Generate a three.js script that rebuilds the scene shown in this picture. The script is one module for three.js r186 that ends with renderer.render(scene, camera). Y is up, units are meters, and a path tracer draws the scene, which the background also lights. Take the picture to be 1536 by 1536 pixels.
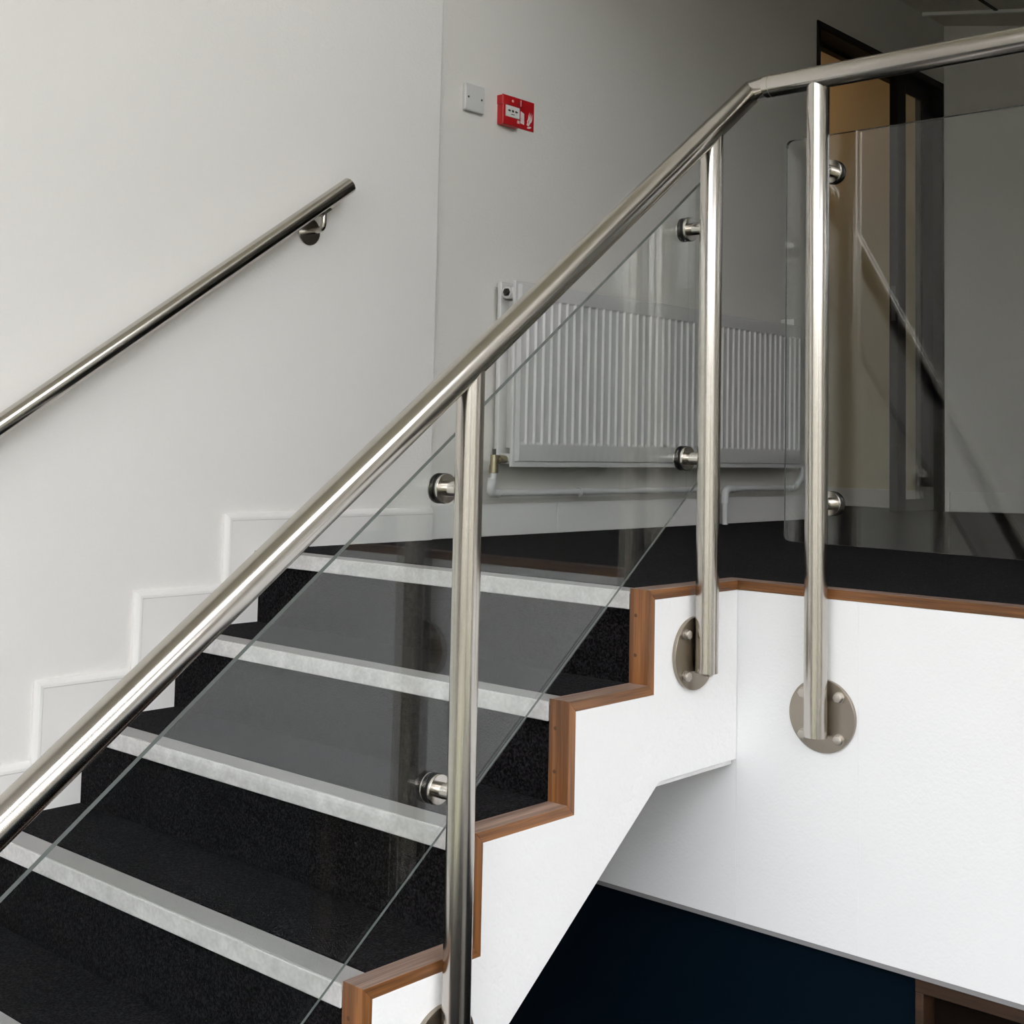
import * as THREE from 'three';
import { RoundedBoxGeometry } from 'three/addons/geometries/RoundedBoxGeometry.js';
import { mergeGeometries } from 'three/addons/utils/BufferGeometryUtils.js';

// ------------------------------------------------------------------ camera, sky, exposure
const scene = new THREE.Scene();
const F = 1998.07, FULL_H = 2024.8;                       // focal length and full frame height in pixels (the photo is the lower crop of an upright frame)
const camera = new THREE.PerspectiveCamera(2 * Math.atan(FULL_H / 2 / F) * 180 / Math.PI, 1536 / FULL_H, 0.05, 200);
camera.rotation.order = 'YXZ';
camera.position.set(-2.5092, 0.2798, 1.5670);
camera.rotation.set(0.0727, -0.8425, 0.0212);
camera.setViewOffset(1536, FULL_H, 0, 488.8, 1536, 1536);
scene.add(camera);

scene.background = new THREE.Color().setRGB(0.945, 0.945, 1.0);   // even overcast sky, seen through the stairwell windows
scene.backgroundIntensity = 8.0;

const renderer = new THREE.WebGLRenderer({ antialias: true });
renderer.toneMapping = THREE.LinearToneMapping;
renderer.toneMappingExposure = 1.0;
renderer.shadowMap.enabled = true;

// ------------------------------------------------------------------ helpers
let seed = 7;
const rnd = () => { seed = (seed * 1664525 + 1013904223) >>> 0; return seed / 4294967296; };
const V = (x, y, z) => new THREE.Vector3(x, y, z);
const taken = new Map(), base = new Map();
function numbered(name) { const n = taken.get(name) ?? 0; taken.set(name, n + 1); return n ? `${name}_${String(n).padStart(3, '0')}` : name; }
function tag(o, label, category, group) { o.userData = { label, category }; if (group) o.userData.group = group; return o; }
function thing(name, label, category, [x, y, z], group) {
  const o = new THREE.Group(); o.name = numbered(name); o.position.set(x, y, z); base.set(o, V(x, y, z)); scene.add(o);
  return tag(o, label, category, group);
}
function struct(name, [x, y, z] = [0, 0, 0]) {              // a piece of the setting made of several pieces
  const o = new THREE.Group(); o.name = name; o.position.set(x, y, z); base.set(o, V(x, y, z)); o.userData = { kind: 'structure' }; scene.add(o); return o;
}
// a mesh under parent; its geometry is written in world metres
function part(parent, name, geo, mat, label) {
  const m = new THREE.Mesh(geo, mat); m.name = parent === scene ? numbered(name) : name;
  if (parent !== scene) { const b = base.get(parent); geo.translate(-b.x, -b.y, -b.z); base.set(m, b); }
  else base.set(m, V(0, 0, 0));
  if (parent !== scene) {                                   // repeats of a part name under one parent take a number
    const n = parent.children.filter((c) => c.name.replace(/_\d{3}$/, '') === name).length; if (n) m.name = `${name}_${String(n).padStart(3, '0')}`;
  }
  m.castShadow = m.receiveShadow = true; parent.add(m);
  if (label) m.userData.label = label;
  return m;
}
function wall(name, geo, mat) { const m = part(scene, name, geo, mat); m.userData.kind = 'structure'; return m; }
function uvBox(g) {                                         // uv in metres, each face from its own side
  g = g.index ? g.toNonIndexed() : g;
  const p = g.attributes.position, n = g.attributes.normal, uv = new Float32Array(p.count * 2);
  for (let i = 0; i < p.count; i += 3) {
    const a = Math.abs(n.getX(i) + n.getX(i + 1) + n.getX(i + 2)), b = Math.abs(n.getY(i) + n.getY(i + 1) + n.getY(i + 2)), c = Math.abs(n.getZ(i) + n.getZ(i + 1) + n.getZ(i + 2));
    for (let k = i; k < i + 3; k++) {
      const [u, v] = a >= b && a >= c ? [p.getZ(k), p.getY(k)] : b >= c ? [p.getX(k), p.getZ(k)] : [p.getX(k), p.getY(k)];
      uv[2 * k] = u; uv[2 * k + 1] = v;
    }
  }
  g.setAttribute('uv', new THREE.BufferAttribute(uv, 2)); return g;
}
function box(x0, x1, y0, y1, z0, z1, r = 0) {
  const w = x1 - x0, h = y1 - y0, d = z1 - z0;
  const g = r ? new RoundedBoxGeometry(w, h, d, 2, Math.min(r, w / 2.01, h / 2.01, d / 2.01)) : new THREE.BoxGeometry(w, h, d);
  g.translate((x0 + x1) / 2, (y0 + y1) / 2, (z0 + z1) / 2); return uvBox(g);
}
function prismXY(pts, z0, z1, bevel = 0) {                  // outline in x,y pushed along z
  const g = new THREE.ExtrudeGeometry(new THREE.Shape(pts.map(([x, y]) => new THREE.Vector2(x, y))), { depth: z1 - z0 - 2 * bevel, bevelEnabled: bevel > 0, bevelSize: bevel, bevelThickness: bevel, bevelOffset: -bevel, bevelSegments: 2 });
  g.translate(0, 0, z0 + bevel); return uvBox(g);
}
function prismXZ(pts, y0, y1) {                             // outline in x,z pushed up
  const g = new THREE.ExtrudeGeometry(new THREE.Shape(pts.map(([x, z]) => new THREE.Vector2(x, -z))), { depth: y1 - y0, bevelEnabled: false });
  g.rotateX(-Math.PI / 2); g.translate(0, y0, 0); return uvBox(g);
}
function rod(a, b, r, seg = 40, r2 = r, open = false) {     // cylinder from a to b
  const d = b.clone().sub(a), L = d.length(), g = new THREE.CylinderGeometry(r2, r, L, seg, 1, open);
  const uv = g.attributes.uv; for (let i = 0; i < uv.count; i++) uv.setY(i, uv.getY(i) * L);
  g.applyQuaternion(new THREE.Quaternion().setFromUnitVectors(V(0, 1, 0), d.normalize()));
  g.translate((a.x + b.x) / 2, (a.y + b.y) / 2, (a.z + b.z) / 2); return g.toNonIndexed();
}
function lathe(profile, origin, axis, seg = 40) {           // profile [[radius, height]...] turned about axis from origin
  const g = new THREE.LatheGeometry(profile.map(([r, h]) => new THREE.Vector2(Math.max(r, 1e-5), h)), seg);
  g.applyQuaternion(new THREE.Quaternion().setFromUnitVectors(V(0, 1, 0), axis.clone().normalize()));
  g.translate(origin.x, origin.y, origin.z); return g.toNonIndexed();
}
function mitredTube(pts, r, seg = 56) {                     // a tube along straight runs, cut on the bisecting planes
  const runs = [];
  for (let i = 0; i + 1 < pts.length; i++) {
    const a = pts[i], b = pts[i + 1], d = b.clone().sub(a).normalize();
    const cut = (j) => { const e = pts[j + 1] && pts[j - 1] ? pts[j + 1].clone().sub(pts[j]).normalize().add(pts[j].clone().sub(pts[j - 1]).normalize()).normalize() : d; return e; };
    const na = cut(i), nb = cut(i + 1), up = Math.abs(d.y) > 0.9 ? V(1, 0, 0) : V(0, 1, 0), s = d.clone().cross(up).normalize(), t = s.clone().cross(d).normalize();
    const pos = [], nor = [], uv = [], L = a.distanceTo(b);
    const ring = (k, c, n) => { const q = k / seg * 2 * Math.PI, e = s.clone().multiplyScalar(Math.cos(q)).addScaledVector(t, Math.sin(q)); const p = c.clone().addScaledVector(e, r); return [p.addScaledVector(d, c.clone().sub(p).dot(n) / d.dot(n)), e]; };
    for (let k = 0; k < seg; k++) {
      const [p0, e0] = ring(k, a, na), [p1, e1] = ring(k + 1, a, na), [q0] = ring(k, b, nb), [q1] = ring(k + 1, b, nb);
      for (const [p, e, u, v] of [[p0, e0, k, 0], [q0, e0, k, L], [q1, e1, k + 1, L], [p0, e0, k, 0], [q1, e1, k + 1, L], [p1, e1, k + 1, 0]]) { pos.push(p.x, p.y, p.z); nor.push(e.x, e.y, e.z); uv.push(u / seg, v); }
    }
    const g = new THREE.BufferGeometry();
    g.setAttribute('position', new THREE.Float32BufferAttribute(pos, 3)); g.setAttribute('normal', new THREE.Float32BufferAttribute(nor, 3)); g.setAttribute('uv', new THREE.Float32BufferAttribute(uv, 2));
    runs.push(g);
  }
  return mergeGeometries(runs);
}
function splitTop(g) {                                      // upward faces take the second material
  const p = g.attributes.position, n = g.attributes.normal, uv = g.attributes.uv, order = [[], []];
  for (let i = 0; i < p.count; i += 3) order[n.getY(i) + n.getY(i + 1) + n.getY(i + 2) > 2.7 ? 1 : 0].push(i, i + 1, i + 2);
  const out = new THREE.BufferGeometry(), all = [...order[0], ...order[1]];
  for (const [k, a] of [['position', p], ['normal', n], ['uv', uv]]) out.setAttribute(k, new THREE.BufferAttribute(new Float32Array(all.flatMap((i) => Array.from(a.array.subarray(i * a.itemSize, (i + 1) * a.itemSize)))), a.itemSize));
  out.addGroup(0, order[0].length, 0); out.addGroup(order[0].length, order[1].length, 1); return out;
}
const join = (...g) => mergeGeometries(g.map((x) => (x.index ? x.toNonIndexed() : x)));
function sweep(points, r, seg = 16, tub = 60) {             // smooth bent pipe
  return new THREE.TubeGeometry(new THREE.CatmullRomCurve3(points, false, 'centripetal'), tub, r, seg).toNonIndexed();
}

// ------------------------------------------------------------------ textures (colour, grain and fine relief only)
const hash = (x, y) => { let h = (x * 374761393 + y * 668265263) | 0; h = Math.imul(h ^ (h >>> 13), 1274126177); return ((h ^ (h >>> 16)) >>> 0) / 4294967296; };
function vnoise(x, y, px, py) {                             // value noise that repeats every px, py cells
  const xi = Math.floor(x), yi = Math.floor(y), fx = x - xi, fy = y - yi, s = fx * fx * (3 - 2 * fx), t = fy * fy * (3 - 2 * fy), m = (a, n) => ((a % n) + n) % n;
  const a = hash(m(xi, px), m(yi, py)), b = hash(m(xi + 1, px), m(yi, py)), c = hash(m(xi, px), m(yi + 1, py)), d = hash(m(xi + 1, px), m(yi + 1, py));
  return a + (b - a) * s + (c - a) * t + (a - b - c + d) * s * t;
}
function tex(w, h, fn, rx, ry, srgb) {
  const data = new Uint8Array(w * h * 4);
  for (let y = 0; y < h; y++) for (let x = 0; x < w; x++) { const c = fn(x / w, y / h), i = 4 * (y * w + x); for (let k = 0; k < 3; k++) data[i + k] = Math.max(0, Math.min(255, Math.round((c.length ? c[k] : c) * 255))); data[i + 3] = 255; }
  const t = new THREE.DataTexture(data, w, h); t.wrapS = t.wrapT = THREE.RepeatWrapping; t.magFilter = THREE.LinearFilter; t.repeat.set(rx, ry);
  if (srgb) t.colorSpace = THREE.SRGBColorSpace; t.needsUpdate = true; return t;
}
const carpetBump = tex(512, 512, (u, v) => 0.55 * hash(Math.floor(u * 512), Math.floor(v * 512)) + 0.45 * vnoise(u * 170, v * 170, 170, 170), 3, 3);
const carpetColor = tex(1024, 1024, (u, v) => {
  const a = hash(Math.floor(u * 1024), Math.floor(v * 1024) + 91), b = vnoise(u * 260, v * 260, 260, 260), c = vnoise(u * 9, v * 9, 9, 9);
  const l = 0.085 + 0.07 * a + 0.19 * (b - 0.5) + 0.012 * (c - 0.5), lint = hash(Math.floor(u * 512) + 5, Math.floor(v * 512)) > 0.99985 ? 0.35 : 0;
  return [l * 1.03 + lint, l * 0.98 + lint, l * 1.02 + lint];
}, 1.2, 1.2, true);
const plasterBump = tex(512, 512, (u, v) => 0.5 * vnoise(u * 150, v * 150, 150, 150) + 0.3 * vnoise(u * 70, v * 70, 70, 70) + 0.2 * vnoise(u * 20, v * 20, 20, 20), 2, 2);
const roughPlasterBump = tex(512, 512, (u, v) => 0.4 * vnoise(u * 90, v * 90, 90, 90) + 0.4 * vnoise(u * 36, v * 36, 36, 36) + 0.2 * vnoise(u * 12, v * 12, 12, 12), 2.5, 2.5);
const woodGrain = (tone) => tex(512, 256, (u, v) => {
  const w = 0.5 + 0.5 * Math.sin(2 * Math.PI * (v * 5 + 0.9 * vnoise(u * 4, v * 4, 4, 4))), f = vnoise(u * 14, v * 128, 14, 128), g = vnoise(u * 5, v * 30, 5, 30), k = vnoise(u * 3, v * 3, 3, 3);
  const l = 0.74 + 0.10 * w + 0.22 * (f - 0.5) + 0.22 * (g - 0.5) + 0.16 * (k - 0.5);
  return [tone[0] * l, tone[1] * l * (0.97 + 0.05 * g), tone[2] * l * (0.95 + 0.08 * g)];
}, 1.4, 6, true);
const streak = tex(512, 64, (u, v) => 0.5 * hash(Math.floor(u * 512), 3) + 0.3 * vnoise(u * 120, v * 4, 120, 4) + 0.2 * vnoise(u * 40, v * 8, 40, 8), 1, 1);
const castAlu = tex(512, 256, (u, v) => { const l = 0.80 + 0.08 * (vnoise(u * 24, v * 12, 24, 12) - 0.5) + 0.07 * (vnoise(u * 90, v * 60, 90, 60) - 0.5) + 0.05 * (vnoise(u * 6, v * 5, 6, 5) - 0.5); return [l, l * 0.992, l * 0.985]; }, 2, 4, true);

// ------------------------------------------------------------------ materials
const std = (color, roughness, more = {}) => new THREE.MeshStandardMaterial({ color, roughness, metalness: 0, ...more });
const lin = (r, g, b) => new THREE.Color().setRGB(r, g, b);
const M = {
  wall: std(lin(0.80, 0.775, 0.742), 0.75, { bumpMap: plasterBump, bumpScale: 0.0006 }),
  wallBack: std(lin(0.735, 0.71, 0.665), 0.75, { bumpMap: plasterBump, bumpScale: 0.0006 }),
  white: std(lin(0.86, 0.855, 0.85), 0.6, { bumpMap: roughPlasterBump, bumpScale: 0.0012 }),
  board: std(lin(0.81, 0.81, 0.81), 0.55, { bumpMap: plasterBump, bumpScale: 0.0003 }),
  gloss: std(lin(0.82, 0.80, 0.775), 0.35),
  ceiling: std(lin(0.70, 0.67, 0.60), 0.9),
  carpet: new THREE.MeshPhysicalMaterial({ color: lin(0.62, 0.62, 0.63), roughness: 1, specularIntensity: 0.1, sheen: 0.22, sheenColor: lin(0.16, 0.155, 0.165), sheenRoughness: 0.7, map: carpetColor, bumpMap: carpetBump, bumpScale: 0.003 }),
  wood: std(lin(1, 1, 1), 0.3, { map: woodGrain([0.60, 0.395, 0.23]) }),
  woodPale: std(lin(1, 1, 1), 0.5, { map: woodGrain([0.70, 0.585, 0.525]) }),     // paler grain for the upward faces of the edging
  steel: new THREE.MeshPhysicalMaterial({ color: lin(0.56, 0.53, 0.49), metalness: 1, roughness: 0.18, bumpMap: streak, bumpScale: 0.00005 }),
  satin: new THREE.MeshPhysicalMaterial({ color: lin(0.36, 0.315, 0.265), metalness: 1, roughness: 0.3 }),
  boltSteel: new THREE.MeshPhysicalMaterial({ color: lin(0.58, 0.54, 0.49), metalness: 1, roughness: 0.38 }),
  alu: std(lin(1, 1, 1), 0.55, { map: castAlu, metalness: 0.1 }),
  grit: std(lin(0.34, 0.33, 0.325), 0.8, { bumpMap: carpetBump, bumpScale: 0.0006 }),
  plug: std(lin(0.10, 0.045, 0.02), 0.6),
  rubber: std(lin(0.012, 0.012, 0.012), 0.5),
  glass: new THREE.MeshPhysicalMaterial({ color: lin(0.972, 0.986, 0.978), roughness: 0, metalness: 0, transmission: 1, ior: 1.52, thickness: 0 }),
  glassEdge: std(lin(0.075, 0.09, 0.086), 0.25),
  pane: new THREE.MeshPhysicalMaterial({ color: lin(0.97, 0.98, 0.97), roughness: 0, metalness: 0, transmission: 1, ior: 1.5, thickness: 0 }),
  radiator: std(lin(0.63, 0.62, 0.61), 0.4),
  pipe: std(lin(0.66, 0.66, 0.655), 0.45),
  brass: std(lin(0.42, 0.36, 0.24), 0.35, { metalness: 0.9 }),
  dark: std(lin(0.02, 0.018, 0.017), 0.6),
  plastic: std(lin(0.62, 0.615, 0.60), 0.35),
  red: std(lin(0.48, 0.012, 0.016), 0.35),
  navy: new THREE.MeshPhysicalMaterial({ color: lin(0.0006, 0.0045, 0.0095), roughness: 0.6, specularIntensity: 0.12 }),
  beadGrey: std(lin(0.25, 0.24, 0.245), 0.6),
  brown: std(lin(1, 1, 1), 0.5, { map: woodGrain([0.27, 0.18, 0.115]) }),
  darkBrown: new THREE.MeshPhysicalMaterial({ color: lin(0.005, 0.0025, 0.0015), roughness: 0.6, specularIntensity: 0.15 }),
  frame: new THREE.MeshPhysicalMaterial({ color: lin(0.011, 0.011, 0.0135), roughness: 0.55, specularIntensity: 0.5 }),
  mullion: std(lin(0.05, 0.05, 0.055), 0.5),
  ground: std(lin(0.17, 0.175, 0.115), 0.95),
  render: std(lin(0.29, 0.275, 0.24), 0.9),
  cream: std(lin(0.72, 0.66, 0.48), 0.8),
  screed: std(lin(0.05, 0.05, 0.055), 0.8),
};

// ------------------------------------------------------------------ measures (metres; x up the stairs, y up, z towards the open side; the landing's inner corner is the origin)
const R = 0.187, G = 0.246, A = 0.307, ZW = -1.277, ZR = -1.292, CEIL = 2.5, TOP = 4.8, ZF = 3.2, XE = -3.4, HALF = -7 * R, LOW = -3.0;
const xk = (k) => -A - G * k;

// ------------------------------------------------------------------ the setting
wall('ground', box(-30, 30, LOW - 0.4, LOW - 0.25, -30, 30), M.ground);
wall('wall_outside', join(box(-15, -14, LOW - 0.3, 2.7, -14, 18), box(-15, 14, LOW - 0.3, 3.2, 18, 19)), M.render);     // building across the yard, below the sky
wall('floor', box(XE, 0.05, LOW - 0.2, LOW, ZW, ZF), M.screed);
wall('floor_half_landing', box(XE, xk(6), HALF - 0.2, HALF, ZW, ZF), M.carpet);
wall('wall_left', box(XE - 0.2, 0.33, LOW, TOP, ZW - 0.2, ZW, 0.004), M.wall);
// the wall past the step, with its door opening (two leaves wide)
const DX0 = 2.676, DX1 = 3.99, DH = 2.19;
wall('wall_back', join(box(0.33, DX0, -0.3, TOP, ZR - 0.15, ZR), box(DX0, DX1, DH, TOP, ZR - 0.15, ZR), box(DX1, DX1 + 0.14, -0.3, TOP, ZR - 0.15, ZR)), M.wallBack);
// splayed wall right of the door
{
  const g = new THREE.BoxGeometry(5.7, TOP + 0.3, 0.16); g.translate(2.85, TOP / 2 - 0.15, -0.08);
  g.rotateY(-Math.atan2(0.8, 0.6)); g.translate(DX1 + 0.02, 0, ZR); wall('wall_right', uvBox(g), M.wall);
  const b = new THREE.BoxGeometry(5.6, 0.095, 0.014); b.translate(2.82, 0.0475, 0.007); b.rotateY(-Math.atan2(0.8, 0.6)); b.translate(DX1 + 0.02, 0, ZR); wall('baseboard_right', uvBox(b), M.gloss);
}
wall('floor_landing', prismXZ([[xk(0) + 0.037, ZW], [0.33, ZW], [0.33, ZR], [7.6, ZR], [7.6, ZF], [0.048, ZF], [0.048, -0.048], [xk(0) + 0.037, -0.048]], -0.3, -0.004), M.carpet);
wall('ceiling', box(0.48, 7.6, CEIL, CEIL + 0.15, ZR, ZF), M.ceiling);
wall('ceiling_stairwell', box(XE - 0.2, 0.5, TOP, TOP + 0.2, ZW - 0.2, ZF + 0.2), M.ceiling);
wall('wall_lowered_bulkhead', box(0.33, 0.48, 2.3, TOP, ZR, ZF), M.wall);  // unseen; brought below the ceiling to keep window light off the landing
wall('wall_added_pier', box(0.33, 0.48, -0.3, 2.3, 1.6, ZF), M.wall);  // added out of view to block window light from the landing
wall('wall_front', box(0.33, 7.6, LOW, CEIL + 0.2, ZF, ZF + 0.2), M.wall);
// pale trims under the landing ceiling
{
  const a = V(3.745, 0, -1.29), b = V(4.10, 0, -0.70), d = b.clone().sub(a), g = new THREE.BoxGeometry(d.length(), 0.016, 0.02);
  g.rotateY(-Math.atan2(d.z, d.x)); g.translate((a.x + b.x) / 2, CEIL - 0.008, (a.z + b.z) / 2); wall('trim_1', g, M.gloss);
  wall('trim_2', box(2.9, 3.93, CEIL - 0.006, CEIL, -0.99, -0.975), M.frame);
}
// daylight side: window walls of the stairwell (behind the camera)
function windowWall(name, alongX, a0, a1, y0, y1, at, posts, rails) {
  const root = struct(name), t = 0.06;
  const B = (u0, u1, v0, v1, d0, d1) => (alongX ? box(u0, u1, v0, v1, at + d0, at + d1) : box(at - d1, at - d0, v0, v1, u0, u1));
  part(root, 'window_frame', join(B(a0, a1, y0, y0 + t, 0, 0.1), B(a0, a1, y1 - t, y1, 0, 0.1), B(a0, a0 + t, y0, y1, 0, 0.1), B(a1 - t, a1, y0, y1, 0, 0.1), ...posts.map((p) => B(p - 0.035, p + 0.035, y0, y1, 0, 0.12)), ...rails.map((q) => B(a0, a1, q - 0.03, q + 0.03, 0, 0.1))), M.mullion);
  const us = [a0 + t, ...posts, a1 - t], vs = [y0 + t, ...rails, y1 - t];
  for (let i = 0; i + 1 < us.length; i++) for (let j = 0; j + 1 < vs.length; j++) part(root, 'pane', B(us[i] + 0.03, us[i + 1] - 0.03, vs[j] + 0.03, vs[j + 1] - 0.03, 0.05, 0.056), M.pane);
  return root;
}
const WX0 = -3.3, WX1 = 0.1, WY0 = -0.9, WY1 = 1.45, WY2 = 2.3, WY3 = 4.4;   // a low window and a clerestory above it
wall('wall_window_side', join(box(XE - 0.2, WX0, LOW, TOP, ZF, ZF + 0.2), box(WX1, 0.5, LOW, TOP, ZF, ZF + 0.2), box(WX0, WX1, LOW, WY0, ZF, ZF + 0.2), box(WX0, WX1, WY1, WY2, ZF, ZF + 0.2), box(WX0, WX1, WY3, TOP, ZF, ZF + 0.2), box(-0.7, WX1, WY0, WY1, ZF, ZF + 0.2)), M.wall);
windowWall('window_1', true, WX0, -0.7, WY0, WY1, ZF, [-2.43, -1.57], []);
windowWall('window_3', true, WX0, WX1, WY2, WY3, ZF, [-2.45, -1.6, -0.75], []);
const EZ0 = -0.3, EZ1 = 3.1, EY0 = -1.25, EY1 = 2.2;
wall('wall_end', join(box(XE - 0.2, XE, LOW, TOP, ZW, EZ0), box(XE - 0.2, XE, LOW, TOP, EZ1, ZF), box(XE - 0.2, XE, LOW, EY0, EZ0, EZ1), box(XE - 0.2, XE, EY1, TOP, EZ0, EZ1)), M.wall);
windowWall('window_2', false, EZ0, EZ1, EY0, EY1, XE, [0.53, 1.81], [-0.35]);

// white fascia under the landing edge: jointed boards, an edge bead, a hardwood edging
{
  const f = struct('wall_fascia', [0, -0.7, 0]);
  for (const [a, b] of [[ZW, -0.0003], [0, 0.2840], [0.2843, 1.5], [1.5003, ZF]]) part(f, 'panel', box(0, 0.02, -0.717, -0.0205, a, b, 0.0003), M.board);
  part(f, 'edge_bead', box(0.003, 0.02, -0.728, -0.7172, ZW, ZF, 0.001), M.beadGrey);
  const w = box(0.0004, 0.048, -0.02, 0, -0.048, ZF, 0.0012), uv = w.attributes.uv; for (let i = 0; i < uv.count; i++) { const p = w.attributes.position; uv.setXY(i, p.getZ(i), p.getY(i) + p.getX(i)); }
  part(f, 'wooden_edging', splitTop(w), [M.wood, M.woodPale], 'brown hardwood edging strip');
}
// the dark blue wall below, with a brown framed doorway
wall('wall_lower', join(box(0.035, 0.2, LOW, -0.3, ZW, 0.41), box(0.035, 0.2, LOW, -0.3, 1.31, ZF), box(0.035, 0.2, -0.7605, -0.3, 0.41, 1.31)), M.navy);
{
  const d = struct('door_2', [0.03, LOW, 0.85]);
  part(d, 'door_frame', join(box(0.022, 0.12, LOW, -0.7605, 0.3935, 0.4105, 0.002), box(0.022, 0.12, LOW, -0.7605, 1.3095, 1.327, 0.002), box(0.022, 0.12, -0.7605, -0.72, 0.3935, 1.327, 0.002)), M.brown);
  part(d, 'door_leaf', box(0.07, 0.11, LOW, -0.7615, 0.412, 1.309), M.darkBrown);
}
// stepped skirting up the stair wall, and the flat skirting of the landing
{
  const s = struct('baseboard_left', [0, 0, ZW]);
  const zs = ZW + 0.014, H = 0.096;
  const tops = [[0.325, 0.092], [-0.423, 0.092], [-0.423, -0.089], [-0.679, -0.089], [-0.679, -0.273], [-0.930, -0.273], [-0.930, -0.452], [-1.176, -0.452], [-1.176, -0.639], [-1.422, -0.639], [-1.422, -0.826], [-1.668, -0.826], [-1.668, -1.013], [-1.90, -1.013], [-1.90, HALF]];
  for (let k = 0; k < 7; k++) {                            // one board per step, each with a moulded top and leading edge
    const x0 = tops[2 * k + 1][0], x1 = k ? tops[2 * k - 1][0] - 0.0006 : 0.325, y1 = tops[2 * k][1], y0 = k < 6 ? tops[2 * k + 2][1] - 0.15 : HALF - 0.01;
    const z = zs, e = 0.020, m = 0.006;                    // e: width of the moulding, m: how far it steps in
    part(s, 'board', box(x0 + e, x1 + (k ? e : 0), y0, y1 - e + 0.0002, ZW, ZW + 0.014), M.gloss);
    const prof = [[0, 0], [e, 0], [e, 0.014], [e - 0.002, 0.0155], [0.012, 0.0150], [0.007, 0.0125], [0.002, 0.009], [0, 0.006]];    // [in from the edge, out from the wall]
    const run = (a, b, map) => { const pos = []; for (let i = 0; i < prof.length; i++) { const p = prof[i], q = prof[(i + 1) % prof.length]; const [p0, p1, q0, q1] = [map(a, p), map(b, p), map(a, q), map(b, q)]; pos.push(...p0, ...q0, ...q1, ...p0, ...q1, ...p1); } const g = new THREE.BufferGeometry(); g.setAttribute('position', new THREE.Float32BufferAttribute(pos, 3)); g.computeVertexNormals(); g.setAttribute('uv', new THREE.Float32BufferAttribute(new Float32Array(pos.length / 3 * 2), 2)); return g; };
    part(s, 'moulding', run(0, 1, (t, [u, w]) => [t ? x1 : x0 + u, y1 - u, ZW + w]), M.gloss);
    part(s, 'moulding', run(0, 1, (t, [u, w]) => [x0 + u, t ? y1 - u : y0, ZW + w]), M.gloss);
  }
  const b = struct('baseboard_back', [0.33, 0, ZR]);
  part(b, 'board', box(0.332, 0.9256, -0.004, 0.098, ZR, ZR + 0.014, 0.002), M.gloss);
  part(b, 'board', box(0.927, DX0 - 0.002, -0.004, 0.098, ZR, ZR + 0.014, 0.002), M.gloss);
}

// the dim room behind the door
{
  wall('floor_back_room', box(1.6, 4.3, -0.3, -0.004, -4.2, ZR), M.carpet);
  wall('wall_back_room', join(box(4.13, 4.29, -0.1, 2.7, -4.3, ZR - 0.15), box(1.5, 4.3, -0.1, 2.7, -4.4, -4.2), box(1.5, 1.66, -0.1, 2.7, -4.3, ZR - 0.15)), M.cream);
  wall('ceiling_back_room', box(1.5, 4.3, 2.45, 2.6, -4.4, ZR - 0.15), M.ceiling);
  wall('baseboard_back_room', box(4.116, 4.13, -0.004, 0.092, -4.2, ZR - 0.15, 0.002), M.gloss);
}
// door: steel grey frame, narrow closed leaf with a tall vision panel (the wide leaf stands open out of sight)
{
  const d = struct('door_1', [(DX0 + DX1) / 2, 0, ZR]), z0 = ZR - 0.13, z1 = ZR + 0.008, w = 0.026;
  part(d, 'door_frame', join(box(DX0, DX0 + w, -0.004, DH, z0, z1, 0.003), box(DX1 - w, DX1, -0.004, DH, z0, z1, 0.003), box(DX0, DX1, DH - 0.036, DH, z0, z1, 0.003),
    box(DX0 + w, DX0 + w + 0.014, -0.004, DH - 0.036, z0, z0 + 0.035), box(DX1 - w - 0.014, DX1 - w, -0.004, DH - 0.036, z0, z0 + 0.035), box(DX0, DX1, DH - 0.052, DH - 0.036, z0, z0 + 0.035)), M.frame);
  const x0 = 3.556, x1 = DX1 - w - 0.003, gx0 = 3.64, gx1 = 3.845, gy0 = 0.055, gy1 = 2.082, f = -1.33, b = -1.374, t = DH - 0.041;
  const leaf = part(d, 'door_leaf', join(box(x0, gx0, 0.004, t, b, f, 0.002), box(gx1, x1, 0.004, t, -1.348, f, 0.002), box(gx0, gx1, 0.004, gy0, -1.348, f), box(gx0, gx1, gy1, t, -1.348, f)), M.frame);
  part(leaf, 'pane', box(gx0, gx1, gy0, gy1, -1.340, -1.336), M.pane);
  part(leaf, 'glazing_bead', join(box(gx0, gx0 + 0.006, gy0, gy1, -1.336, f - 0.001), box(gx1 - 0.006, gx1, gy0, gy1, -1.336, f - 0.001), box(gx0, gx1, gy0, gy0 + 0.006, -1.336, f - 0.001), box(gx0, gx1, gy1 - 0.006, gy1, -1.336, f - 0.001)), M.frame);
  part(leaf, 'lock_keep', box(x0 - 0.0015, x0 + 0.001, 0.93, 1.10, b + 0.010, f - 0.012, 0.0005), M.mullion);
}
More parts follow.
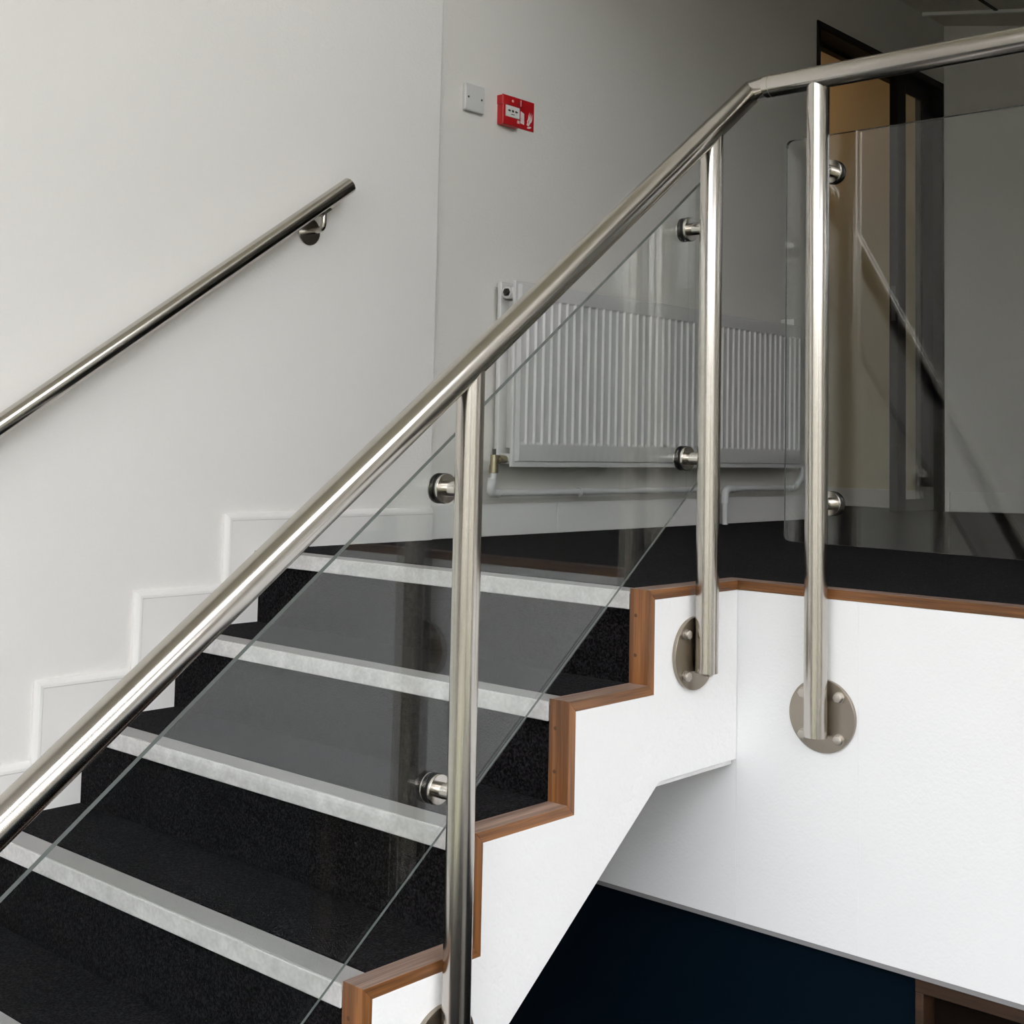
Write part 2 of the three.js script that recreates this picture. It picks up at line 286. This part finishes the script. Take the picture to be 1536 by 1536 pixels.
// warm lamp in that room, out of sight beside the opening
{
  const L = thing('ceiling_lamp', 'round white ceiling lamp with warm glow in the room behind the door', 'lamp', [3.75, 2.45, -2.55]);
  part(L, 'mount', lathe([[0, 0], [0.11, 0], [0.11, 0.03], [0, 0.03]], V(3.75, 2.42, -2.55), V(0, 1, 0)), M.plastic);
  const globe = new THREE.SphereGeometry(0.1, 32, 20, 0, Math.PI * 2, Math.PI / 2, Math.PI / 2); globe.scale(1, 0.6, 1); globe.translate(3.75, 2.42, -2.55);
  part(L, 'lamp_shade', globe.toNonIndexed(), std(lin(0.9, 0.8, 0.6), 0.5, { emissive: lin(1.0, 0.62, 0.28), emissiveIntensity: 0.35 }));
  const p = new THREE.PointLight(new THREE.Color().setRGB(1.0, 0.60, 0.30), 0.3, 0, 2); p.position.set(0, -0.15, 0); p.castShadow = true; p.shadow.radius = 5; L.add(p);
}

// ------------------------------------------------------------------ staircase
{
  const st = thing('staircase', 'carpeted straight stair with metal nosings, white side and hardwood edging', 'staircase', [xk(3), HALF, ZW / 2]);
  // white side string: stepped top, raked underside
  const pts = [[-0.0008, -0.02]];
  for (let k = 0; k < 7; k++) pts.push([xk(k), -k * R - 0.02], [xk(k), -(k + 1) * R - 0.02]);
  pts.push([xk(6) - 0.02, HALF - 0.02], [xk(6) - 0.02, -0.38 - 0.765 * (-xk(6) + 0.02 - 0.285)], [-0.285, -0.38], [-0.0008, -0.38]);
  part(st, 'side_panel', prismXY(pts, -0.048, 0, 0.0015), M.white);
  const off = -0.012;
  part(st, 'soffit', prismXY([[-0.0008, -0.38], [-0.285, -0.38], [xk(6) - 0.02, -0.38 - 0.765 * (-xk(6) + 0.02 - 0.285)], [xk(6) - 0.02, -0.392 - 0.765 * (-xk(6) + 0.02 - 0.285)], [-0.288, -0.392], [-0.0008, -0.392]], ZW + 0.002, -0.012), M.white);
  for (let k = 0; k < 7; k++) {
    const y = -k * R, x = xk(k);
    const grain = (g, vertical) => { const p = g.attributes.position, uv = g.attributes.uv, o = rnd() * 3; for (let i = 0; i < uv.count; i++) uv.setXY(i, (vertical ? p.getY(i) : p.getX(i)) + o, (vertical ? p.getX(i) : p.getY(i)) + p.getZ(i) + o); return g; };
    const xe = k ? xk(k - 1) : -0.0008;
    const cap = k ? [[x - 0.02, y], [x, y - 0.02], [xe, y - 0.02], [xe - 0.02, y]] : [[x - 0.02, y], [x, y - 0.02], [xe, y - 0.02], [xe, y]];
    part(st, 'tread_edging', splitTop(grain(prismXY(cap, -0.048, 0, 0.001), false)), [M.wood, M.woodPale]);
    const up = part(st, 'riser_edging', grain(prismXY([[x - 0.02, y], [x - 0.02, y - R], [x, y - R - 0.02], [x, y - 0.02]], -0.048, 0, 0.001), true), M.wood);
    for (const f of [0.28, 0.70]) part(up, 'fixing_plug', lathe([[0, 0.0004], [0.0034, 0.0004], [0.0038, 0]], V(x - 0.02, y - f * R, -0.033), V(-1, 0, 0), 14), M.plug);
    if (k) part(st, 'tread', box(x + 0.037, xe + 0.004, y - 0.034, y - 0.004, ZW + 0.001, -0.048, 0.003), M.carpet);
    part(st, 'riser', box(x - 0.006, x + 0.014, y - R - 0.006, y - 0.034, ZW + 0.001, -0.0485), M.carpet);
    const n = part(st, 'nosing', join(box(x - 0.019, x + 0.037, y - 0.012, y - 0.007, ZW + 0.001, -0.0488, 0.001), box(x - 0.023, x - 0.018, y - 0.042, y - 0.006, ZW + 0.001, -0.0488, 0.0022)), M.alu, 'pale metal nosing with a grey strip');
    part(n, 'grip_strip', box(x - 0.0165, x + 0.036, y - 0.0072, y - 0.0055, ZW + 0.002, -0.0492, 0.0006), M.grit);
  }
}

// ------------------------------------------------------------------ stainless balustrade of stair and landing
{
  const b = thing('balustrade', 'polished stainless steel handrail and posts holding clear glass panels', 'balustrade', [-0.04, -0.3, 0.04]);
  const RR = 0.0246, ZP = 0.036, XP = -0.038, slope = 0.747, ry = (x) => 1.0815 + slope * x, RY = 1.0655;
  const x0 = -2.05, corner = V(-0.018, ry(-0.018), ZP);
  part(b, 'handrail', mitredTube([V(x0, ry(x0), ZP), corner, V(XP, RY, 0.088), V(XP, RY, 1.75)], RR), M.steel);
  part(b, 'joint_ring', lathe([[RR - 0.0005, 0], [RR + 0.00025, 0.0002], [RR + 0.00025, 0.0012], [RR - 0.0005, 0.0014]], V(XP, RY, 0.098), V(0, 0, 1), 56), M.satin, 'fine joint line in the tube');
  part(b, 'handrail_end', lathe([[0, 0], [0.0245, 0], [0.0245, 0.004], [0, 0.004]], V(XP, RY, 1.75), V(0, 0, 1)), M.satin);
  const post = (px, pz, y0, y1, py, dir, label) => {         // dir: unit vector away from the wall face
    const p = part(b, 'post', join(rod(V(px, y0, pz), V(px, y1, pz), 0.0238, 56), lathe([[0, 0], [0.0238, 0]], V(px, y0, pz), V(0, 1, 0))), M.steel);
    const fx = dir.x ? 0 : px, fz = dir.x ? pz : 0, o = V(fx, py, fz);
    part(p, 'base_plate', lathe([[0, 0], [0.0735, 0], [0.0745, 0.001], [0.0745, 0.0085], [0.0735, 0.0095], [0, 0.0095]], o, dir, 64), M.satin, 'round steel fixing plate');
    for (const [u, v] of [[-0.04, 0.042], [0.04, 0.042], [-0.04, -0.042], [0.04, -0.042]]) {
      const c = V(dir.x ? 0 : fx + u, py + v, dir.x ? fz + u : 0).addScaledVector(dir, 0.0095);
      part(p, 'bolt', join(lathe([[0, 0], [0.0115, 0], [0.0115, 0.0012], [0, 0.0012]], c, dir, 24), lathe([[0, 0.0012], [0.0102, 0.0012], [0.0102, 0.0095], [0.0088, 0.0112], [0, 0.0112]], c, dir, 6)), M.boltSteel);
    }
    return p;
  };
  const clamp = (c, dir, reach) => {                         // spigot from a post to the glass: stem, inner disc, gaskets, outer disc
    const disc = (h0, h1) => lathe([[0, h0], [0.0242, h0], [0.0252, h0 + 0.001], [0.0252, h1 - 0.001], [0.0242, h1], [0, h1]], c, dir, 48);
    const k = part(b, 'glass_clamp', join(lathe([[0.0132, 0.018], [0.0132, reach - 0.012]], c, dir, 36), disc(reach - 0.0132, reach - 0.0068), disc(reach + 0.0068, reach + 0.0108)), M.steel);
    part(k, 'gasket', join(lathe([[0, reach - 0.0068], [0.0258, reach - 0.0068], [0.0258, reach - 0.005], [0, reach - 0.005]], c, dir, 40), lathe([[0, reach + 0.005], [0.0258, reach + 0.005], [0.0258, reach + 0.0068], [0, reach + 0.0068]], c, dir, 40)), M.rubber, 'black rubber gasket');
  };
  const p1 = -0.892, p2 = -0.172, ZG = -0.028, XG = 0.033;
  const spots = [[p2, -0.138, 0.746, 0.262], [p1, -0.706, 0.206, -0.292], [-1.84, -1.42, -0.51, -1.0]];
  for (const [x, py, up, lo] of spots) {
    post(x, ZP - 0.002, py - 0.036, ry(x), py, V(0, 0, 1));
    for (const y of [up, lo]) clamp(V(x, y, ZP), V(0, 0, -1), ZP - ZG);
  }
  for (const z of [0.2065, 0.9]) {
    post(XP + 0.004, z, -0.296, RY, -0.257, V(-1, 0, 0));
    for (const y of [0.876, 0.174]) clamp(V(XP, y, z), V(1, 0, 0), XG - XP);
  }
  // glass: solid sheets 10 mm thick with softened corners
  const outline = (pts, r) => { const s = new THREE.Shape(), n = pts.length, P = pts.map(([u, v]) => new THREE.Vector2(u, v)); for (let i = 0; i < n; i++) { const a = P[(i + n - 1) % n], c = P[i], d = P[(i + 1) % n], e = a.clone().sub(c).setLength(r).add(c), f = d.clone().sub(c).setLength(r).add(c); i ? s.lineTo(e.x, e.y) : s.moveTo(e.x, e.y); s.quadraticCurveTo(c.x, c.y, f.x, f.y); } s.closePath(); return s; };
  const T = 0.0098;
  const faces = (s) => { const a = new THREE.ShapeGeometry(s, 6), b = a.clone(); a.translate(0, 0, T / 2); b.translate(0, 0, -T / 2); const ix = b.index.array; for (let i = 0; i < ix.length; i += 3) { const t = ix[i]; ix[i] = ix[i + 1]; ix[i + 1] = t; } const n = b.attributes.normal; for (let i = 0; i < n.count; i++) n.setXYZ(i, 0, 0, -1); return join(a, b); };
  const rim = (s) => { const P = s.getPoints(6), pos = []; for (let i = 0; i < P.length; i++) { const a = P[i], c = P[(i + 1) % P.length]; if (a.distanceTo(c) < 1e-6) continue; const h = c.x < a.x ? T / 2 : T / 4;     // lower edge drawn half as wide, imitating how refraction narrows it
    pos.push(a.x, a.y, h, a.x, a.y, -h, c.x, c.y, -h, a.x, a.y, h, c.x, c.y, -h, c.x, c.y, h); } const g = new THREE.BufferGeometry(); g.setAttribute('position', new THREE.Float32BufferAttribute(pos, 3)); g.computeVertexNormals(); g.setAttribute('uv', new THREE.Float32BufferAttribute(new Float32Array(pos.length / 3 * 2), 2)); return g; };
  const panel = (pts, r, place, label) => { const s = outline(pts, r), a = faces(s), e = rim(s); place(a); place(e); const p = part(b, 'glass_panel', a, M.glass, label); part(p, 'polished_edge', e, M.glassEdge, 'grey-green glass edge'); };
  const top = (x) => 0.946 + 0.751 * x, bot = (x) => 0.304 + 0.770 * x, gx0 = -1.93, gx1 = -0.095;
  panel([[gx0, bot(gx0)], [gx1, bot(gx1)], [gx1, top(gx1)], [gx0, top(gx0)]], 0.012, (g) => g.translate(0, 0, ZG), 'sloping glass panel beside the stair');
  panel([[0.0945, 0.090], [1.018, 0.082], [1.018, 0.958], [0.0945, 0.958]], 0.016, (g) => { g.rotateY(-Math.PI / 2); g.translate(XG, 0, 0); }, 'upright glass panel at the landing edge');
}

// ------------------------------------------------------------------ handrail on the stair wall
{
  const zr = ZW + 0.062, sl = 0.701, e = V(-0.084, 0.993, zr), s = V(-2.3, 0.993 - sl * 2.216, zr), d = e.clone().sub(s).normalize();
  const w = thing('wall_handrail', 'stainless steel tube handrail on a bracket on the white stair wall', 'handrail', [-0.17, 0.855, ZW]);
  part(w, 'rail', rod(s, e, 0.0222, 56, 0.0222, true), M.steel);
  part(w, 'end_cap', lathe([[0, 0], [0.0205, 0], [0.0218, -0.0014], [0.0222, -0.004]].map(([r, h]) => [r, h]), e, d, 48), M.satin);
  const bx = -0.172, by = 0.857, ru = 0.993 + sl * (bx + 0.084);
  const k = part(w, 'bracket', join(sweep([V(bx, by, ZW + 0.004), V(bx, by, ZW + 0.04), V(bx, by + 0.004, ZW + 0.056), V(bx, by + 0.016, zr), V(bx, ru - 0.026, zr)], 0.0082, 20, 40)), M.steel);
  part(k, 'wall_disc', lathe([[0, 0], [0.0365, 0], [0.038, 0.001], [0.038, 0.0035], [0.036, 0.005], [0, 0.005]], V(bx, by, ZW), V(0, 0, 1), 48), M.steel, 'round wall disc');
  const sad = box(-0.02, 0.02, -0.0035, 0.0012, -0.0105, 0.0105, 0.001); sad.rotateZ(Math.atan(sl)); sad.translate(bx + 0.002, ru - 0.0258, zr); part(k, 'saddle', sad, M.steel);
}

// ------------------------------------------------------------------ radiator with its pipes
{
  const X0 = 0.602, X1 = 2.402, Y0 = 0.214, Y1 = 0.800, zf = ZR + 0.100, zb = ZR + 0.036;
  const r = thing('radiator', 'long white double panel radiator with vertical ribs on the landing wall', 'radiator', [1.5, Y0, ZR]);
  const ribbed = (x0, x1, y0, y1, z, depth, pitch) => {      // pressed sheet: rounded ribs between flat bands at head and foot
    const n = Math.round((x1 - x0) / pitch), xs = [x0]; for (let i = 0; i < n; i++) for (const f of [0, 0.05, 0.11, 0.17, 0.27, 0.73, 0.83, 0.89, 0.95]) xs.push(x0 + 0.014 + (i + f) / n * (x1 - x0 - 0.028)); xs.push(x1);
    const ys = [y0, y0 + 0.002, y0 + 0.052, y0 + 0.056, y0 + 0.062, y0 + 0.07, y1 - 0.054, y1 - 0.046, y1 - 0.043, y1 - 0.04, y1 - 0.002, y1];
    const ridge = [1, 1, 0.78, 0.3, 0, 0, 0.3, 0.78, 1], rise = [0, 0, 0, 0.25, 0.75, 1, 1, 0.7, 0.25, 0, 0, 0];
    const pos = [], idx = [];
    for (let j = 0; j < ys.length; j++) for (let i = 0; i < xs.length; i++) { const h = i === 0 || i === xs.length - 1 ? 1 : ridge[(i - 1) % 9]; pos.push(xs[i], ys[j], z - depth * (1 - h) * rise[j] - (j === 0 || j === ys.length - 1 || i === 0 || i === xs.length - 1 ? 0.006 : 0)); }
    for (let j = 0; j + 1 < ys.length; j++) for (let i = 0; i + 1 < xs.length; i++) { const a = j * xs.length + i, c = a + xs.length; idx.push(a, a + 1, c + 1, a, c + 1, c); }
    const g = new THREE.BufferGeometry(); g.setAttribute('position', new THREE.Float32BufferAttribute(pos, 3)); g.setIndex(idx); g.computeVertexNormals(); g.setAttribute('uv', new THREE.Float32BufferAttribute(new Float32Array(pos.length / 3 * 2), 2)); return g.toNonIndexed();
  };
  const fp = part(r, 'front_panel', ribbed(X0 + 0.012, X1 - 0.012, Y0 + 0.018, Y1 - 0.008, zf, 0.008, 0.0395), M.radiator);
  part(fp, 'back_sheet', box(X0, X1, Y0, Y1, zf - 0.018, zf - 0.0062, 0.003), M.radiator);
  part(r, 'rear_panel', box(X0 - 0.004, X1, Y0 + 0.022, Y1, zb - 0.016, zb, 0.004), M.radiator);
  part(r, 'convector', join(...Array.from({ length: 44 }, (_, i) => box(X0 + 0.035 + i * 0.0395, X0 + 0.038 + i * 0.0395, Y0 + 0.06, Y1 - 0.06, zb, zf - 0.018))), M.radiator);
  part(r, 'header_pipe', rod(V(X0 + 0.016, Y0 + 0.026, zb - 0.004), V(X0 + 0.016, Y0 + 0.026, zf - 0.012), 0.017, 24), M.radiator);
  part(r, 'header_pipe', join(rod(V(X0 + 0.016, Y1 - 0.036, zb - 0.004), V(X0 + 0.016, Y1 - 0.036, zf - 0.012), 0.019, 24), rod(V(X0 - 0.004, Y1 - 0.036, (zb + zf) / 2 - 0.006), V(X0 + 0.02, Y1 - 0.036, (zb + zf) / 2 - 0.006), 0.0185, 24)), M.radiator);
  part(r, 'bleed_plug', lathe([[0, 0.002], [0.007, 0.002], [0.0075, 0.006], [0.013, 0.006], [0.013, 0]], V(X0 - 0.004, Y1 - 0.036, (zb + zf) / 2 - 0.006), V(-1, 0, 0), 6), M.dark, 'dark plug at the top corner');
  part(r, 'hanger', box(2.352, 2.378, Y1 - 0.01, Y1 + 0.028, zb - 0.02, zf - 0.02, 0.003), M.plastic, 'white clip on the top edge');
  const vz = ZR + 0.066, vy = 0.238;
  const v = part(r, 'valve', join(rod(V(X0 - 0.002, vy, vz), V(X0 - 0.020, vy, vz), 0.0125, 24), rod(V(X0 - 0.018, vy, vz), V(X0 - 0.034, vy, vz), 0.0155, 6), rod(V(X0 - 0.03, vy, vz), V(X0 - 0.056, vy, vz), 0.011, 20), rod(V(X0 - 0.052, vy + 0.014, vz), V(X0 - 0.052, vy - 0.020, vz), 0.0125, 24), rod(V(X0 - 0.052, vy - 0.018, vz), V(X0 - 0.052, vy - 0.042, vz), 0.0155, 6)), M.brass, 'dull brass valve');
  part(v, 'spindle', rod(V(X0 - 0.052, vy + 0.014, vz), V(X0 - 0.052, vy + 0.032, vz), 0.006, 12), M.dark);

  const py = 0.132, pz = ZR + 0.046, lx = X0 - 0.052;
  const collar = (c, d) => lathe([[0.011, -0.004], [0.0145, -0.004], [0.0145, 0.004], [0.011, 0.004]], c, d, 28);
  const L = thing('heating_pipe', 'white painted pipe running from the brass valve along under the radiator', 'pipe', [lx, 0, pz], 'heating pipes');
  part(L, 'pipe', join(rod(V(lx + 0.03, py, pz), V(1.745, py, pz), 0.011, 28), rod(V(lx, py + 0.03, vz - 0.004), V(lx, vy - 0.0425, vz), 0.011, 28), rod(V(1.775, py - 0.03, pz), V(1.775, -0.004, pz), 0.011, 28)), M.pipe);
  part(L, 'elbow', join(sweep([V(lx, py + 0.045, vz - 0.006), V(lx + 0.001, py + 0.02, vz - 0.010), V(lx + 0.010, py + 0.004, pz + 0.004), V(lx + 0.04, py, pz)], 0.0142, 24, 30), collar(V(lx, py + 0.045, vz - 0.006), V(0, 1, 0)), collar(V(lx + 0.04, py, pz), V(1, 0, 0))), M.pipe);
  part(L, 'elbow', sweep([V(1.735, py, pz), V(1.762, py - 0.004, pz), V(1.772, py - 0.014, pz), V(1.775, py - 0.04, pz)], 0.0142, 24, 30), M.pipe);
  const ring = new THREE.TorusGeometry(0.0135, 0.0032, 12, 32); ring.rotateY(Math.PI / 2); ring.translate(0.998, py, pz);
  part(L, 'pipe_clip', join(ring.toNonIndexed(), box(0.994, 1.002, py - 0.004, py + 0.004, ZR + 0.014, pz - 0.010)), M.pipe);
  const rx = 1.898;
  const Rr = thing('heating_pipe', 'white painted pipe bending down into the carpet beyond the second post', 'pipe', [rx, 0, pz], 'heating pipes');
  part(Rr, 'pipe', join(rod(V(rx + 0.03, py, pz), V(2.42, py, pz), 0.011, 28), rod(V(rx, py - 0.03, pz), V(rx, -0.004, pz), 0.011, 28)), M.pipe);
  part(Rr, 'elbow', join(sweep([V(rx + 0.05, py, pz), V(rx + 0.024, py, pz), V(rx + 0.006, py - 0.008, pz), V(rx, py - 0.026, pz), V(rx, py - 0.052, pz)], 0.0145, 24, 30), collar(V(rx + 0.05, py, pz), V(1, 0, 0)), collar(V(rx, py - 0.052, pz), V(0, 1, 0))), M.pipe);
  part(Rr, 'elbow', join(sweep([V(2.405, py, pz), V(2.432, py + 0.004, pz), V(2.444, py + 0.018, pz + 0.004), V(2.448, py + 0.05, vz), V(2.446, vy - 0.01, vz), V(2.430, vy, vz), V(2.4035, vy, vz)], 0.0135, 24, 40), collar(V(2.405, py, pz), V(1, 0, 0))), M.pipe);
}

// ------------------------------------------------------------------ fittings on the landing wall
{
  const b = thing('blank_plate', 'square white blank electrical plate with two small screws', 'wall plate', [0.482, 1.369, ZR]);
  part(b, 'cover', box(0.438, 0.526, 1.325, 1.413, ZR, ZR + 0.014, 0.004), M.plastic);
  for (const x of [0.452, 0.512]) part(b, 'screw', lathe([[0, 0.0004], [0.0012, 0.0004], [0.0016, 0.0008], [0.0034, 0.0008], [0.0036, 0]], V(x, 1.369, ZR + 0.0138), V(0, 0, 1), 20), M.dark);

  const cv = (w, h, draw) => { const c = document.createElement('canvas'); c.width = w; c.height = h; draw(c.getContext('2d')); const t = new THREE.CanvasTexture(c); t.colorSpace = THREE.SRGBColorSpace; return t; };
  const flat = (x0, x1, y0, y1, z) => { const g = new THREE.PlaneGeometry(x1 - x0, y1 - y0); g.translate((x0 + x1) / 2, (y0 + y1) / 2, z); return g.toNonIndexed(); };
  // sign: red sheet, white flames and a white hand panel
  const sx0 = 0.622, sx1 = 0.779, sy0 = 1.319, sy1 = 1.417;
  const signTex = cv(512, 320, (c) => {
    c.fillStyle = '#b5141d'; c.fillRect(0, 0, 512, 320);
    c.fillStyle = '#e9dcd8'; c.strokeStyle = '#e9dcd8'; c.lineCap = 'round';
c.beginPath(); c.moveTo(282, 128); c.quadraticCurveTo(322, 134, 352, 150); c.lineTo(354, 272); c.lineTo(276, 262); c.closePath(); c.fill();
    c.fillRect(290, 14, 11, 64);
    const flame = (x0, y0, x1, y1, w) => { const dx = x1 - x0, dy = y1 - y0; c.beginPath(); c.moveTo(x0 - w / 2, y0); c.bezierCurveTo(x0 + dx * 0.9 - w / 2, y0 + dy * 0.3, x0 + dx * 0.1, y0 + dy * 0.65, x1, y1); c.bezierCurveTo(x0 + dx * 0.1 + w, y0 + dy * 0.7, x0 + dx * 0.9 + w, y0 + dy * 0.35, x0 + w / 2, y0 + 4); c.closePath(); c.fill(); };
    flame(404, 222, 446, 112, 17); flame(414, 268, 472, 118, 22); flame(452, 226, 492, 128, 17); flame(398, 262, 420, 196, 15);
    c.beginPath(); c.ellipse(436, 286, 36, 11, -0.25, 0, 7); c.fill();
  });
  const s = thing('fire_sign', 'red sign with white flames beside the fire alarm call point', 'sign', [(sx0 + sx1) / 2, (sy0 + sy1) / 2, ZR]);
  part(s, 'sign_board', box(sx0, sx1, sy0, sy1, ZR, ZR + 0.0022, 0.0005), M.red);
  part(s, 'print', flat(sx0 + 0.0006, sx1 - 0.0006, sy0 + 0.0006, sy1 - 0.0006, ZR + 0.0024), std(0xffffff, 0.4, { map: signTex }));

  const bx0 = 0.599, bx1 = 0.686, by0 = 1.311, by1 = 1.406, D = 0.029;
  const f = thing('fire_call_point', 'red break-glass fire alarm box with white arrow panel', 'fire alarm', [(bx0 + bx1) / 2, (by0 + by1) / 2, ZR]);
  const n = 16, prof = [[bx0, 0], [bx0, D - 0.008]]; for (let i = 0; i <= n; i++) { const t = i / n; prof.push([bx0 + 0.003 + t * (bx1 - bx0 - 0.006), D - 0.008 + 0.009 * Math.sqrt(Math.max(0, 1 - (2 * t - 1) ** 2 * 0.75))]); } prof.push([bx1, D - 0.008], [bx1, 0]);
  const hood = prismXZ(prof.map(([x, z]) => [x, ZR + z]), by1 - 0.030, by1);           // bulged upper part
  part(f, 'housing', join(hood, box(bx0, bx1, by0, by1 - 0.030, ZR, ZR + D - 0.002, 0.004)), M.red);
  const labTex = cv(256, 176, (c) => {
    c.fillStyle = '#dedbd6'; c.fillRect(0, 0, 256, 176); c.fillStyle = '#151515';
    c.beginPath(); c.arc(128, 78, 21, 0, 7); c.fill();
    for (const [a, k] of [[62, 1], [194, -1]]) { c.beginPath(); c.moveTo(a + 30 * k, 78); c.lineTo(a - 2 * k, 54); c.lineTo(a - 2 * k, 68); c.lineTo(a - 28 * k, 68); c.lineTo(a - 28 * k, 88); c.lineTo(a - 2 * k, 88); c.lineTo(a - 2 * k, 102); c.closePath(); c.fill(); }
    c.fillRect(96, 126, 64, 12);
  });
  const zl = ZR + D - 0.002;
  part(f, 'press_panel', box(0.611, 0.678, 1.338, 1.375, zl - 0.001, zl + 0.0018, 0.0008), M.plastic, 'white press panel with black arrows');
  part(f, 'arrow_print', flat(0.612, 0.677, 1.339, 1.374, zl + 0.002), std(0xffffff, 0.4, { map: labTex }));
  part(f, 'indicator', lathe([[0.0048, 0], [0.0048, 0.001], [0.003, 0.0026], [0, 0.003]], V(0.642, 1.391, ZR + D + 0.0005), V(0, 0, 1), 20), std(lin(0.75, 0.35, 0.30), 0.3), 'small round indicator');
  part(f, 'seal_tag', box(0.668, 0.679, 1.324, 1.334, zl - 0.0005, zl + 0.001, 0.0004), std(lin(0.72, 0.45, 0.42), 0.5), 'pale pink tag');
}

renderer.render(scene, camera);
